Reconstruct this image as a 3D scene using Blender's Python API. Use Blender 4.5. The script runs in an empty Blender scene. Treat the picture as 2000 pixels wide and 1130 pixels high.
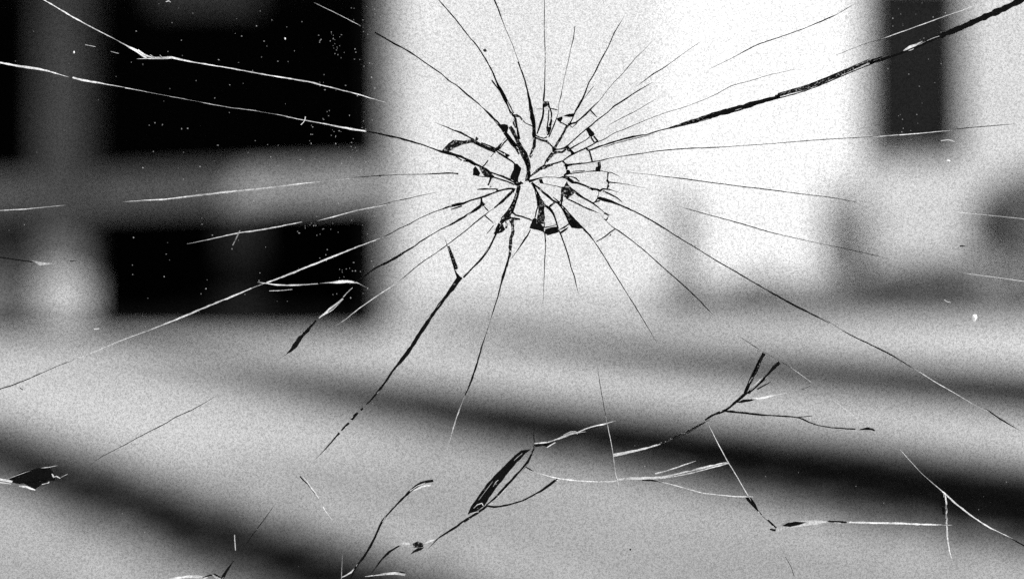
import bpy, bmesh, math, random
from mathutils import Vector, Matrix

C = bpy.context.scene.collection
S = bpy.context.scene
R = random.Random(7)

# ------------------------------------------------------------------ camera
PX = 0.0003                 # metres of pane per photograph pixel
EYE = 1.4
cam_data = bpy.data.cameras.new("camera")
cam = bpy.data.objects.new("camera", cam_data)
C.objects.link(cam)
cam.location = (0.0, -0.8, EYE)
cam.rotation_euler = (math.radians(90), 0, 0)
cam_data.sensor_width = 36.0
cam_data.lens = 48.0
cam_data.shift_y = -0.0625
cam_data.clip_start = 0.01
cam_data.clip_end = 1000.0
cam_data.dof.use_dof = True
cam_data.dof.focus_distance = 0.8015
cam_data.dof.aperture_fstop = 1.5
S.camera = cam

# ------------------------------------------------------------------ world + sun (black and white film: neutral light)
SUN_EL, SUN_AZ = 40.0, 35.0          # behind the camera, to the right
to_sun = Vector((math.sin(math.radians(SUN_AZ)) * math.cos(math.radians(SUN_EL)),
                 -math.cos(math.radians(SUN_AZ)) * math.cos(math.radians(SUN_EL)),
                 math.sin(math.radians(SUN_EL))))
W = bpy.data.worlds.new("World")
S.world = W
W.use_nodes = True
nt = W.node_tree
nt.nodes.clear()
sky = nt.nodes.new("ShaderNodeTexSky")
sky.sky_type = 'NISHITA'
sky.sun_disc = False
sky.sun_elevation = math.radians(SUN_EL)
sky.sun_rotation = math.radians(180 - SUN_AZ)
bw = nt.nodes.new("ShaderNodeRGBToBW")
bg = nt.nodes.new("ShaderNodeBackground")
bg.inputs["Strength"].default_value = 0.06
wo = nt.nodes.new("ShaderNodeOutputWorld")
nt.links.new(sky.outputs[0], bw.inputs[0])
nt.links.new(bw.outputs[0], bg.inputs[0])
nt.links.new(bg.outputs[0], wo.inputs[0])

sd = bpy.data.lights.new("sun", 'SUN')
sd.energy = 3.6
sd.angle = math.radians(0.5)
sun = bpy.data.objects.new("sun", sd)
C.objects.link(sun)
sun.location = to_sun * 60
sun.rotation_euler = to_sun.to_track_quat('Z', 'Y').to_euler()

S.view_settings.view_transform = 'Standard'
S.view_settings.look = 'None'
S.view_settings.exposure = 0.42
S.view_settings.gamma = 1.0
S.cycles.use_denoising = False
S.cycles.use_adaptive_sampling = False
S.cycles.transparent_max_bounces = 32
S.cycles.max_bounces = 6


# ------------------------------------------------------------------ materials
def nodes(name):
    m = bpy.data.materials.new(name)
    m.use_nodes = True
    t = m.node_tree
    t.nodes.clear()
    o = t.nodes.new("ShaderNodeOutputMaterial")
    return m, t, o


def matte(name, lo, hi, scale=8.0, rough=0.8, spec=0.2, detail=4.0, bump=0.0, fine=0.0):
    """grey surface with a procedural mottling between two albedos"""
    m, t, o = nodes(name)
    p = t.nodes.new("ShaderNodeBsdfPrincipled")
    p.inputs["Roughness"].default_value = rough
    p.inputs["Specular IOR Level"].default_value = spec
    tc = t.nodes.new("ShaderNodeTexCoord")
    n = t.nodes.new("ShaderNodeTexNoise")
    n.inputs["Scale"].default_value = scale
    n.inputs["Detail"].default_value = detail
    r = t.nodes.new("ShaderNodeMapRange")
    r.inputs["From Min"].default_value = 0.3
    r.inputs["From Max"].default_value = 0.7
    r.inputs["To Min"].default_value = lo
    r.inputs["To Max"].default_value = hi
    t.links.new(tc.outputs["Object"], n.inputs["Vector"])
    t.links.new(n.outputs[0], r.inputs["Value"])
    t.links.new(r.outputs[0], p.inputs["Base Color"])
    if bump:
        b = t.nodes.new("ShaderNodeBump")
        b.inputs["Strength"].default_value = bump
        b.inputs["Distance"].default_value = 0.02
        t.links.new(n.outputs[0], b.inputs["Height"])
        t.links.new(b.outputs[0], p.inputs["Normal"])
    t.links.new(p.outputs[0], o.inputs["Surface"])
    return m


def grainy_glass():
    """clear sheet whose face carries film grain, put in as a fine speckle of the tint"""
    m, t, o = nodes("grainy_glass")
    tr = t.nodes.new("ShaderNodeBsdfTransparent")
    tc = t.nodes.new("ShaderNodeTexCoord")
    n = t.nodes.new("ShaderNodeTexVoronoi")        # every grain its own shade
    n.inputs["Scale"].default_value = 2000.0
    sx = t.nodes.new("ShaderNodeSeparateColor")
    r = t.nodes.new("ShaderNodeMapRange")
    r.inputs["From Min"].default_value = 0.0
    r.inputs["From Max"].default_value = 0.85
    r.inputs["To Min"].default_value = 0.58
    r.inputs["To Max"].default_value = 1.0
    t.links.new(tc.outputs["Object"], n.inputs["Vector"])
    t.links.new(n.outputs["Color"], sx.inputs[0])
    cl = t.nodes.new("ShaderNodeTexNoise")             # grains gather in uneven clumps
    cl.inputs["Scale"].default_value = 620.0
    cl.inputs["Detail"].default_value = 2.0
    t.links.new(tc.outputs["Object"], cl.inputs["Vector"])
    mx = t.nodes.new("ShaderNodeMath")
    mx.operation = 'MULTIPLY_ADD'
    mx.inputs[1].default_value = 1.1
    t.links.new(cl.outputs[0], mx.inputs[0])
    t.links.new(sx.outputs[0], mx.inputs[2])
    sb = t.nodes.new("ShaderNodeMath")
    sb.operation = 'SUBTRACT'
    sb.inputs[1].default_value = 0.55
    t.links.new(mx.outputs[0], sb.inputs[0])
    t.links.new(sb.outputs[0], r.inputs["Value"])
    t.links.new(r.outputs[0], tr.inputs["Color"])
    t.links.new(tr.outputs[0], o.inputs["Surface"])
    return m


def clear_glass(name, v):
    m, t, o = nodes(name)
    tr = t.nodes.new("ShaderNodeBsdfTransparent")
    tr.inputs["Color"].default_value = (v, v, v, 1)
    t.links.new(tr.outputs[0], o.inputs["Surface"])
    return m


def hackle(name, scale, f0, f1, lo, hi):
    """rough conchoidal break: smooth dark glass with pale crushed specks and painted glints"""
    m, t, o = nodes(name)
    p = t.nodes.new("ShaderNodeBsdfPrincipled")
    p.inputs["Roughness"].default_value = 0.35
    p.inputs["Specular IOR Level"].default_value = 0.15
    tc = t.nodes.new("ShaderNodeTexCoord")
    n = t.nodes.new("ShaderNodeTexNoise")
    n.inputs["Scale"].default_value = scale
    n.inputs["Detail"].default_value = 2.0
    r = t.nodes.new("ShaderNodeMapRange")
    r.inputs["From Min"].default_value = f0
    r.inputs["From Max"].default_value = f1
    r.inputs["To Min"].default_value = lo
    r.inputs["To Max"].default_value = hi
    t.links.new(tc.outputs["Object"], n.inputs["Vector"])
    t.links.new(n.outputs[0], r.inputs["Value"])
    t.links.new(r.outputs[0], p.inputs["Base Color"])
    t.links.new(p.outputs[0], o.inputs["Surface"])
    return m


M_GRAINY = grainy_glass()
M_CLEAR = clear_glass("clear_glass", 1.0)
M_SHARD = [clear_glass("shard_glass", v) for v in (0.965, 0.98, 0.99)]
M_DARK = hackle("dark_fracture", 420.0, 0.69, 0.82, 0.003, 0.32)  # breaks that turn light away, painted near black with sparse glints
M_HACK = hackle("hackled_fracture", 900.0, 0.54, 0.68, 0.006, 0.55)
M_BRIGHT = matte("bright_fracture", 0.30, 1.0, 70, rough=0.7, spec=0.3)  # partly frost; light caught by the break is put into the colour
M_DUST = matte("dust_grey", 0.06, 0.36, 400, rough=0.9)
M_LINT = matte("white_lint", 0.7, 0.9, 300, rough=0.9)
M_SOOT = matte("black_soot", 0.01, 0.02, 300, rough=0.9)

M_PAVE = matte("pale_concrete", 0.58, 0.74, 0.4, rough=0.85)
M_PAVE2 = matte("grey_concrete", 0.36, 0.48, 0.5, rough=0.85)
M_LAWN = matte("grass_grey", 0.07, 0.13, 2, rough=0.9)
M_RENDER = matte("white_render", 0.63, 0.74, 1.5, rough=0.9)
M_WHITE = matte("whitewash", 0.78, 0.85, 1.0, rough=0.9)
M_PALE = matte("pale_render", 0.58, 0.70, 1.0, rough=0.9)
M_PLINTH = matte("plinth_grey", 0.30, 0.40, 2.0, rough=0.9)
M_TIMBER = matte("black_timber", 0.004, 0.010, 3, rough=0.8, spec=0.05)
M_POST_SHADE = matte("post_shaded", 0.13, 0.19, 2, rough=0.7)  # shade on the upper post put into a darker colour
M_RAIL = matte("weathered_rail", 0.26, 0.36, 2, rough=0.7)
M_POST_LIT = matte("post_sunlit", 0.50, 0.62, 2, rough=0.9)  # sunlight on the foot of the post put into a paler colour
M_LOWBOARD = matte("grey_boarding", 0.10, 0.16, 2, rough=0.9)
M_STUD = matte("grey_timber", 0.012, 0.022, 2, rough=0.8)
M_ROOF = matte("roof_slate", 0.06, 0.10, 2, rough=0.8)
M_PANE = matte("dark_window", 0.005, 0.010, 2, rough=0.5, spec=0.1)
M_LEAF = matte("leaf_grey", 0.12, 0.25, 6, rough=0.6)
M_LEAF2 = matte("pale_leaf_grey", 0.45, 0.70, 6, rough=0.6)
M_BARK = matte("bark_grey", 0.05, 0.10, 6, rough=0.9)


# ------------------------------------------------------------------ helpers
def link(name, me, mats, parent=None):
    for m in (mats if isinstance(mats, (list, tuple)) else [mats]):
        me.materials.append(m)
    o = bpy.data.objects.new(name, me)
    C.objects.link(o)
    if parent is not None:
        o.parent = parent
    return o


def from_bm(name, bm, mats, parent=None):
    bmesh.ops.recalc_face_normals(bm, faces=bm.faces)
    me = bpy.data.meshes.new(name)
    bm.to_mesh(me)
    bm.free()
    return link(name, me, mats, parent)


def tag(o, label=None, cat=None, group=None, kind=None):
    if label: o["label"] = label
    if cat: o["category"] = cat
    if group: o["group"] = group
    if kind: o["kind"] = kind
    return o


def empty(name, loc=(0, 0, 0), rz=0.0):
    o = bpy.data.objects.new(name, None)
    C.objects.link(o)
    o.location = loc
    o.rotation_euler = (0, 0, rz)
    o.empty_display_size = 0.1
    return o


def box(bm, x0, x1, y0, y1, z0, z1, bev=0.0):
    v = bmesh.ops.create_cube(bm, size=1.0)["verts"]
    for p in v:
        p.co = Vector(((x0 + x1) / 2 + p.co.x * (x1 - x0), (y0 + y1) / 2 + p.co.y * (y1 - y0), (z0 + z1) / 2 + p.co.z * (z1 - z0)))
    if bev:
        es = list({e for p in v for e in p.link_edges})
        bmesh.ops.bevel(bm, geom=es, offset=bev, segments=2, affect='EDGES')


def box_obj(name, dims, mat, parent=None, bev=0.0):
    bm = bmesh.new()
    box(bm, *dims, bev=bev)
    return from_bm(name, bm, mat, parent)


# ------------------------------------------------------------------ ground
def sheet(name, pts, z, mat):
    bm = bmesh.new()
    bm.faces.new([bm.verts.new((x, y, z)) for x, y in pts])
    o = from_bm(name, bm, mat)
    for p in o.data.polygons:
        if p.normal.z < 0:
            o.data.flip_normals()
            break
    return tag(o, kind="structure")


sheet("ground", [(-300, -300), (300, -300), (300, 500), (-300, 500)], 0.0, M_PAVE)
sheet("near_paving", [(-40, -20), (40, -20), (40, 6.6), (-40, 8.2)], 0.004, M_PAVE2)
sheet("lawn", [(2.3, 19.2), (60, 18.6), (60, 60), (2.2, 60)], 0.004, M_LAWN)


def painted_shadow(lo, hi, soft, far, taper):
    """cast shadow painted into the ground colour, fading to concrete at both long edges"""
    m, t, o = nodes("painted_shadow")
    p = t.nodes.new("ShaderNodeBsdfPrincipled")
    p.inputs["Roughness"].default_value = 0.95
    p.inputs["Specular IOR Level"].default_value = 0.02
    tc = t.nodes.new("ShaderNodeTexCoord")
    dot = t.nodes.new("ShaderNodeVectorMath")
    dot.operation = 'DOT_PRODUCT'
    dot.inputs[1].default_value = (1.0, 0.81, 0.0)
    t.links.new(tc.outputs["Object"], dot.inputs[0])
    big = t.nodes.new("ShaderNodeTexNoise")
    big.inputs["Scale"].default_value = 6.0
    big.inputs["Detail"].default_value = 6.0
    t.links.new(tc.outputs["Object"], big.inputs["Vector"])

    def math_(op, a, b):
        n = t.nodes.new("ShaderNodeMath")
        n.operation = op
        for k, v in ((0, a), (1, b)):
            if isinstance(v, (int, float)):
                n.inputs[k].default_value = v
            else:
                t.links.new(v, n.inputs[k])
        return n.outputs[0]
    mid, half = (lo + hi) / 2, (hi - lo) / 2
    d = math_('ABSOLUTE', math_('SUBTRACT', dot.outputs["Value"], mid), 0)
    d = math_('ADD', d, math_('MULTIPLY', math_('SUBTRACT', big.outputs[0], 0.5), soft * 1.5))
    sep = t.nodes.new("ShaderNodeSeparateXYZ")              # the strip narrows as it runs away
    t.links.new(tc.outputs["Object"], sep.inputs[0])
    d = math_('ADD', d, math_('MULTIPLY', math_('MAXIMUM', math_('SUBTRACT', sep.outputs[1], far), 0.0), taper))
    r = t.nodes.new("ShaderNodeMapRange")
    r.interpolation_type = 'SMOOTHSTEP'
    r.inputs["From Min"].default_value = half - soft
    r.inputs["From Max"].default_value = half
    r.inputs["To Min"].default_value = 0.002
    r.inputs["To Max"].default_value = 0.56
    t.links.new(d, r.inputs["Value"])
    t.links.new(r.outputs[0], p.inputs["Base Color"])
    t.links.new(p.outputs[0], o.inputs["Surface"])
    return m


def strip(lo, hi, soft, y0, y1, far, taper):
    """dark sheet whose colour stands for a cast shadow; all of them run the same way over the ground"""
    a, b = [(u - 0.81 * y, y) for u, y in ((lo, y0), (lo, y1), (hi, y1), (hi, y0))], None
    return sheet("shadow_strip", a, 0.008, painted_shadow(lo, hi, soft, far, taper))


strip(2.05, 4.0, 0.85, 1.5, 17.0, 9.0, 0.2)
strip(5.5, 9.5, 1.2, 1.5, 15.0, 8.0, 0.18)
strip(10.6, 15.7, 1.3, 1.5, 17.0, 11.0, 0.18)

# ------------------------------------------------------------------ centre house
h = empty("rendered_house", (0, 17.9, 0))
tag(h, "white rendered house wall standing beside the black open barn", "house")
box_obj("wall", (-1.70, 2.03, 0.0, 7.0, 0.45, 7.0), M_RENDER, h)
box_obj("plinth", (-1.455, 2.05, -0.03, 6.97, 0.0, 0.449), M_PLINTH, h)
box_obj("corner_strip", (-1.715, -1.46, -0.06, -0.003, 0.0, 7.0), M_PLINTH, h)
bm = bmesh.new()
vs = [bm.verts.new(p) for p in ((-1.70, -0.5, 7.003), (2.3, -0.5, 7.003), (2.3, 7.4, 7.003), (-1.70, 7.4, 7.003), (-1.70, 3.4, 9.4), (2.3, 3.4, 9.4))]
for f in ((0, 1, 5, 4), (3, 4, 5, 2), (0, 4, 3), (1, 2, 5), (0, 3, 2, 1)):
    bm.faces.new([vs[i] for i in f])
from_bm("roof", bm, M_ROOF, h)

# ------------------------------------------------------------------ open barn on the left
b = empty("open_barn", (0, 17.9, 0))
tag(b, "black open fronted barn with a pale post and rail across its mouth", "barn")
box_obj("back_wall", (-10.0, -1.91, 6.0, 6.2, 0.06, 5.645), M_TIMBER, b)
for x0, x1 in ((-1.90, -1.72), (-10.2, -10.01)):
    bm = bmesh.new()
    vs = [bm.verts.new((x, y, z)) for x in (x0, x1) for y, z in ((0.0, 0.06), (6.2, 0.06), (6.2, 5.655), (0.0, 5.185))]
    for f in ((0, 1, 2, 3), (4, 5, 6, 7), (0, 1, 5, 4), (1, 2, 6, 5), (2, 3, 7, 6), (3, 0, 4, 7)):
        bm.faces.new([vs[i] for i in f])
    from_bm("side_wall", bm, M_TIMBER, b)
box_obj("floor_slab", (-10.2, -1.72, -1.7, 6.2, 0.0, 0.055), M_TIMBER, b)
bm = bmesh.new()
vs = [bm.verts.new(p) for p in ((-10.6, -4.0, 4.9), (-1.71, -4.0, 4.9), (-1.71, 6.6, 5.7), (-10.6, 6.6, 5.7),
                                (-10.6, -4.0, 5.05), (-1.71, -4.0, 5.05), (-1.71, 6.6, 5.85), (-10.6, 6.6, 5.85))]
for f in ((0, 1, 2, 3), (4, 5, 6, 7), (0, 1, 5, 4), (1, 2, 6, 5), (2, 3, 7, 6), (3, 0, 4, 7)):
    bm.faces.new([vs[i] for i in f])
from_bm("roof", bm, M_ROOF, b)  # overhang added out of view to shade the barn mouth and post
box_obj("post", (-6.38, -5.78, -0.35, 0.15, 0.802, 4.89), M_POST_SHADE, b, bev=0.03)
box_obj("post_lit_foot", (-6.40, -5.78, -0.45, 0.28, 0.0, 0.80), M_POST_LIT, b, bev=0.12)  # foot of the same post, coloured as if sunlit
bm = bmesh.new()
vs = [bm.verts.new((x, y, z)) for y in (-0.12, 0.04) for x, z in ((-10.0, 1.47), (-1.76, 1.76), (-1.76, 2.20), (-10.0, 1.91))]
for f in ((0, 1, 2, 3), (4, 5, 6, 7), (0, 1, 5, 4), (1, 2, 6, 5), (2, 3, 7, 6), (3, 0, 4, 7)):
    bm.faces.new([vs[i] for i in f])
from_bm("rail", bm, M_RAIL, b)
box_obj("stud", (-4.2, -3.7, 1.2, 1.35, 0.056, 1.7), M_STUD, b)
box_obj("low_boarding", (-10.0, -6.4, 0.10, 0.16, 0.056, 1.25), M_LOWBOARD, b)
box_obj("hanging_board", (-4.75, -3.4, -0.6, -0.52, 4.30, 4.88), M_LOWBOARD, b)

# ------------------------------------------------------------------ houses farther back on the right
w = empty("whitewashed_house", (3.2, 31.0, 0), math.radians(20))
tag(w, "bright whitewashed house front catching the full sun", "house")
box_obj("wall", (0.0, 5.75, 0.0, 8.0, 0.3, 9.5), M_WHITE, w)
box_obj("plinth", (0.02, 5.77, -0.04, 7.9, 0.0, 0.299), M_PALE, w)
bm = bmesh.new()
vs = [bm.verts.new(p) for p in ((-0.3, -0.5, 9.503), (5.9, -0.5, 9.503), (5.9, 8.4, 9.503), (-0.3, 8.4, 9.503), (-0.3, 4, 12.0), (5.9, 4, 12.0))]
for f in ((0, 1, 5, 4), (3, 4, 5, 2), (0, 4, 3), (1, 2, 5), (0, 3, 2, 1)):
    bm.faces.new([vs[i] for i in f])
from_bm("roof", bm, M_ROOF, w)

p = empty("pale_house", (8.75, 33.2, 0))
tag(p, "pale house with one tall dark window behind the bushes", "house")
wx0, wx1, wz0, wz1 = 0.05, 2.55, 3.08, 7.6
for d in ((0.0, wx0, 0, 0.4, 0, 9), (wx1, 9.0, 0, 0.4, 0, 9), (wx0, wx1, 0, 0.4, 0, wz0), (wx0, wx1, 0, 0.4, wz1, 9)):
    box_obj("wall", d, M_PALE, p)
win = box_obj("window", (wx0, wx1, 0.25, 0.3, wz0, wz1), M_PANE, p)
box_obj("mullion", ((wx0 + wx1) / 2 - .03, (wx0 + wx1) / 2 + .03, 0.2, 0.249, wz0, wz1), M_PANE, win)
box_obj("sill", (wx0 - 0.1, wx1 + 0.1, -0.1, -0.002, wz0 - 0.12, wz0), M_PALE, win)
box_obj("roof", (-0.2, 9.2, -0.5, 6, 9.003, 9.3), M_ROOF, p)


def bush(x, y, rx, rz, mat, label, n=1500, seed=1):
    r = random.Random(seed)
    o = empty("bush", (x, y, 0))
    tag(o, label, "bush", "bushes in front of the far houses")
    bm = bmesh.new()
    for k in range(5):
        a = r.uniform(0, 6.28)
        tip = Vector((math.cos(a) * rx * 0.5, math.sin(a) * rx * 0.5, rz * 1.1))
        q0 = [bm.verts.new((0.05 * math.cos(t) + 0.03 * k, 0.05 * math.sin(t), 0)) for t in (0, 2.1, 4.2)]
        q1 = [bm.verts.new(tip + Vector((0.015 * math.cos(t), 0.015 * math.sin(t), 0))) for t in (0, 2.1, 4.2)]
        for i in range(3):
            bm.faces.new((q0[i], q0[(i + 1) % 3], q1[(i + 1) % 3], q1[i]))
    from_bm("stem", bm, M_BARK, o)
    V, F = [], []
    lumps = [(r.uniform(-.55, .55) * rx, r.uniform(-.4, .4) * rx, r.uniform(.5, 1.5) * rz, r.uniform(.4, .65)) for _ in range(9)]
    for i in range(n):
        cx, cy, cz, s = r.choice(lumps)
        d = Vector((r.gauss(0, 1), r.gauss(0, 1), r.gauss(0, 1))).normalized() * (r.random() ** 0.4)
        c = Vector((cx + d.x * s * rx, cy + d.y * s * rx, max(0.05, cz + d.z * s * rz)))
        a = Vector((r.gauss(0, 1), r.gauss(0, 1), r.gauss(0, 1))).normalized()
        bb = a.orthogonal().normalized()
        L = r.uniform(.05, .1) * 1.6
        k = len(V)
        V += [c - a * L, c + bb * L * .45, c + a * L, c - bb * L * .45]
        F.append((k, k + 1, k + 2, k + 3))
    me = bpy.data.meshes.new("foliage")
    me.from_pydata(V, [], F)
    f = link("foliage", me, mat, o)
    return o


bush(11.1, 28.5, 1.15, 1.45, M_LEAF, "tall dark bush at the right of the pale house", seed=3, n=2600)
bush(7.5, 29.5, 0.75, 1.3, M_LEAF2, "light leaved bush at the corner between the two houses", seed=5, n=1800)
bush(3.8, 29.0, 0.45, 1.2, M_LEAF2, "slim light leaved bush beside the whitewashed house", seed=8, n=1200)
bush(8.3, 27.0, 1.5, 0.46, M_LEAF, "low spreading dark bush under the window", seed=11, n=2200)

# ------------------------------------------------------------------ THE CRACKED PANE
pane = empty("cracked_pane", (0, 0, EYE))
tag(pane, "cracked dusty glass pane with a shattered bullet like impact and radiating cracks", "glass pane")
T = 0.005


def P(px, py, y=0.0):
    return Vector(((px - 1000) * PX, y, (440 - py) * PX))


bm = bmesh.new()
box(bm, -0.42, 0.42, 0.0, T, -0.30, 0.22)
bm.faces.ensure_lookup_table()
o = from_bm("glass_sheet", bm, [M_GRAINY, M_CLEAR, M_HACK], pane)
for f in o.data.polygons:
    f.material_index = 0 if f.normal.y < -0.9 else (1 if f.normal.y > 0.9 else 2)

MATS = {"D": 0, "M": 1, "W": 2}


def densify(pts, jitter, rnd):
    """Catmull-Rom through the traced points, with a slight unevenness of path and width"""
    out = []
    n = len(pts)
    for i in range(n - 1):
        p0, p1, p2, p3 = pts[max(i - 1, 0)], pts[i], pts[i + 1], pts[min(i + 2, n - 1)]
        L = math.hypot(p2[0] - p1[0], p2[1] - p1[1])
        k = max(1, min(14, int(L / 7)))
        for j in range(k):
            t = j / k
            q = []
            for c in range(3):
                a, b_, c_, d = p0[c], p1[c], p2[c], p3[c]
                v = 0.5 * (2 * b_ + (c_ - a) * t + (2 * a - 5 * b_ + 4 * c_ - d) * t * t + (3 * b_ - a - 3 * c_ + d) * t ** 3)
                lin = b_ + (c_ - b_) * t
                q.append(0.6 * v + 0.4 * lin)
            w_ = max(0.2, q[2])
            q[0] += rnd.uniform(-1, 1) * jitter * min(1.0, 0.3 + w_ * 0.12)
            q[1] += rnd.uniform(-1, 1) * jitter * min(1.0, 0.3 + w_ * 0.12)
            q[2] = w_ * rnd.uniform(0.78, 1.22)
            out.append(q)
    out.append(list(pts[-1]))
    return out


def taper_ends(pts):
    """a crack does not stop dead: its thin ends run out to nothing"""
    if len(pts) < 2 or math.hypot(pts[-1][0] - pts[0][0], pts[-1][1] - pts[0][1]) < 55:
        return pts
    pts = list(pts)
    for a, b, at_end in ((pts[1], pts[0], False), (pts[-2], pts[-1], True)):
        if b[2] <= 2.1:
            L = math.hypot(b[0] - a[0], b[1] - a[1]) or 1
            q = (b[0] + (b[0] - a[0]) / L * 16, b[1] + (b[1] - a[1]) / L * 16, 0.25)
            pts = pts + [q] if at_end else [q] + pts
    return pts


def stroke(bm, mat, pts, rnd, ahead=0.0):
    """one fracture face: a thin solid blade inside the glass, its face leaning through the thickness"""
    q = densify(pts, 0.45, rnd)
    n = len(q)
    ring = []
    lean = rnd.choice((-1, 1))
    for i, (x, y, w_) in enumerate(q):
        a, c = q[max(i - 1, 0)], q[min(i + 1, n - 1)]
        d = Vector((c[0] - a[0], c[1] - a[1]))
        d = d.normalized() if d.length > 1e-6 else Vector((1, 0))
        nx, ny = -d.y, d.x
        if ny > 0:                     # first edge is always the upper one in the picture of the pane
            nx, ny = -nx, -ny
        hw = w_ * ((0.72 if w_ < 2.6 else 0.92) if mat == "W" else 0.9) / 2
        dep = min(0.0024, w_ * PX * 0.55)
        y0 = 0.0012 + ahead
        up, dn = (y0 + dep, y0) if mat == "W" else (y0, y0 + dep)
        ring.append((bm.verts.new(P(x + nx * hw, y + ny * hw, up)), bm.verts.new(P(x - nx * hw, y - ny * hw, dn)),
                     bm.verts.new(P(x - nx * hw * .6, y - ny * hw * .6, dn + 0.0006)), bm.verts.new(P(x + nx * hw * .6, y + ny * hw * .6, up + 0.0006))))
    for i in range(n - 1):
        A, B = ring[i], ring[i + 1]
        for k in range(4):
            f = bm.faces.new((A[k], A[(k + 1) % 4], B[(k + 1) % 4], B[k]))
            f.material_index = MATS[mat]
    for e in (ring[0], ring[-1]):
        f = bm.faces.new(e)
        f.material_index = MATS[mat]


def facet(bm, mat, pts, rnd):
    """a chipped face: solid flake with an uneven outline, leaning through the thickness"""
    out = []
    n = len(pts)
    for i in range(n):
        a, c = pts[i], pts[(i + 1) % n]
        L = math.hypot(c[0] - a[0], c[1] - a[1])
        k = max(1, int(L / 6))
        for j in range(k):
            t = j / k
            out.append((a[0] + (c[0] - a[0]) * t + rnd.uniform(-.5, .5), a[1] + (c[1] - a[1]) * t + rnd.uniform(-.5, .5)))
    ys = [q[1] for q in out]
    y_lo, y_hi = min(ys), max(ys)
    fr, bk = [], []
    for x, y in out:
        t = (y - y_lo) / max(1, y_hi - y_lo)
        dep = 0.001 + 0.0012 * t
        fr.append(bm.verts.new(P(x, y, dep)))
        bk.append(bm.verts.new(P(x, y, dep + 0.0012)))
    for f in (bm.faces.new(fr), bm.faces.new(bk[::-1])):
        f.material_index = MATS[mat]
    for i in range(len(out)):
        j = (i + 1) % len(out)
        f = bm.faces.new((fr[i], fr[j], bk[j], bk[i]))
        f.material_index = MATS[mat]


def parse(s):
    return [tuple(float(v) for v in tok.split(",")) for tok in s.split()]


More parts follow.
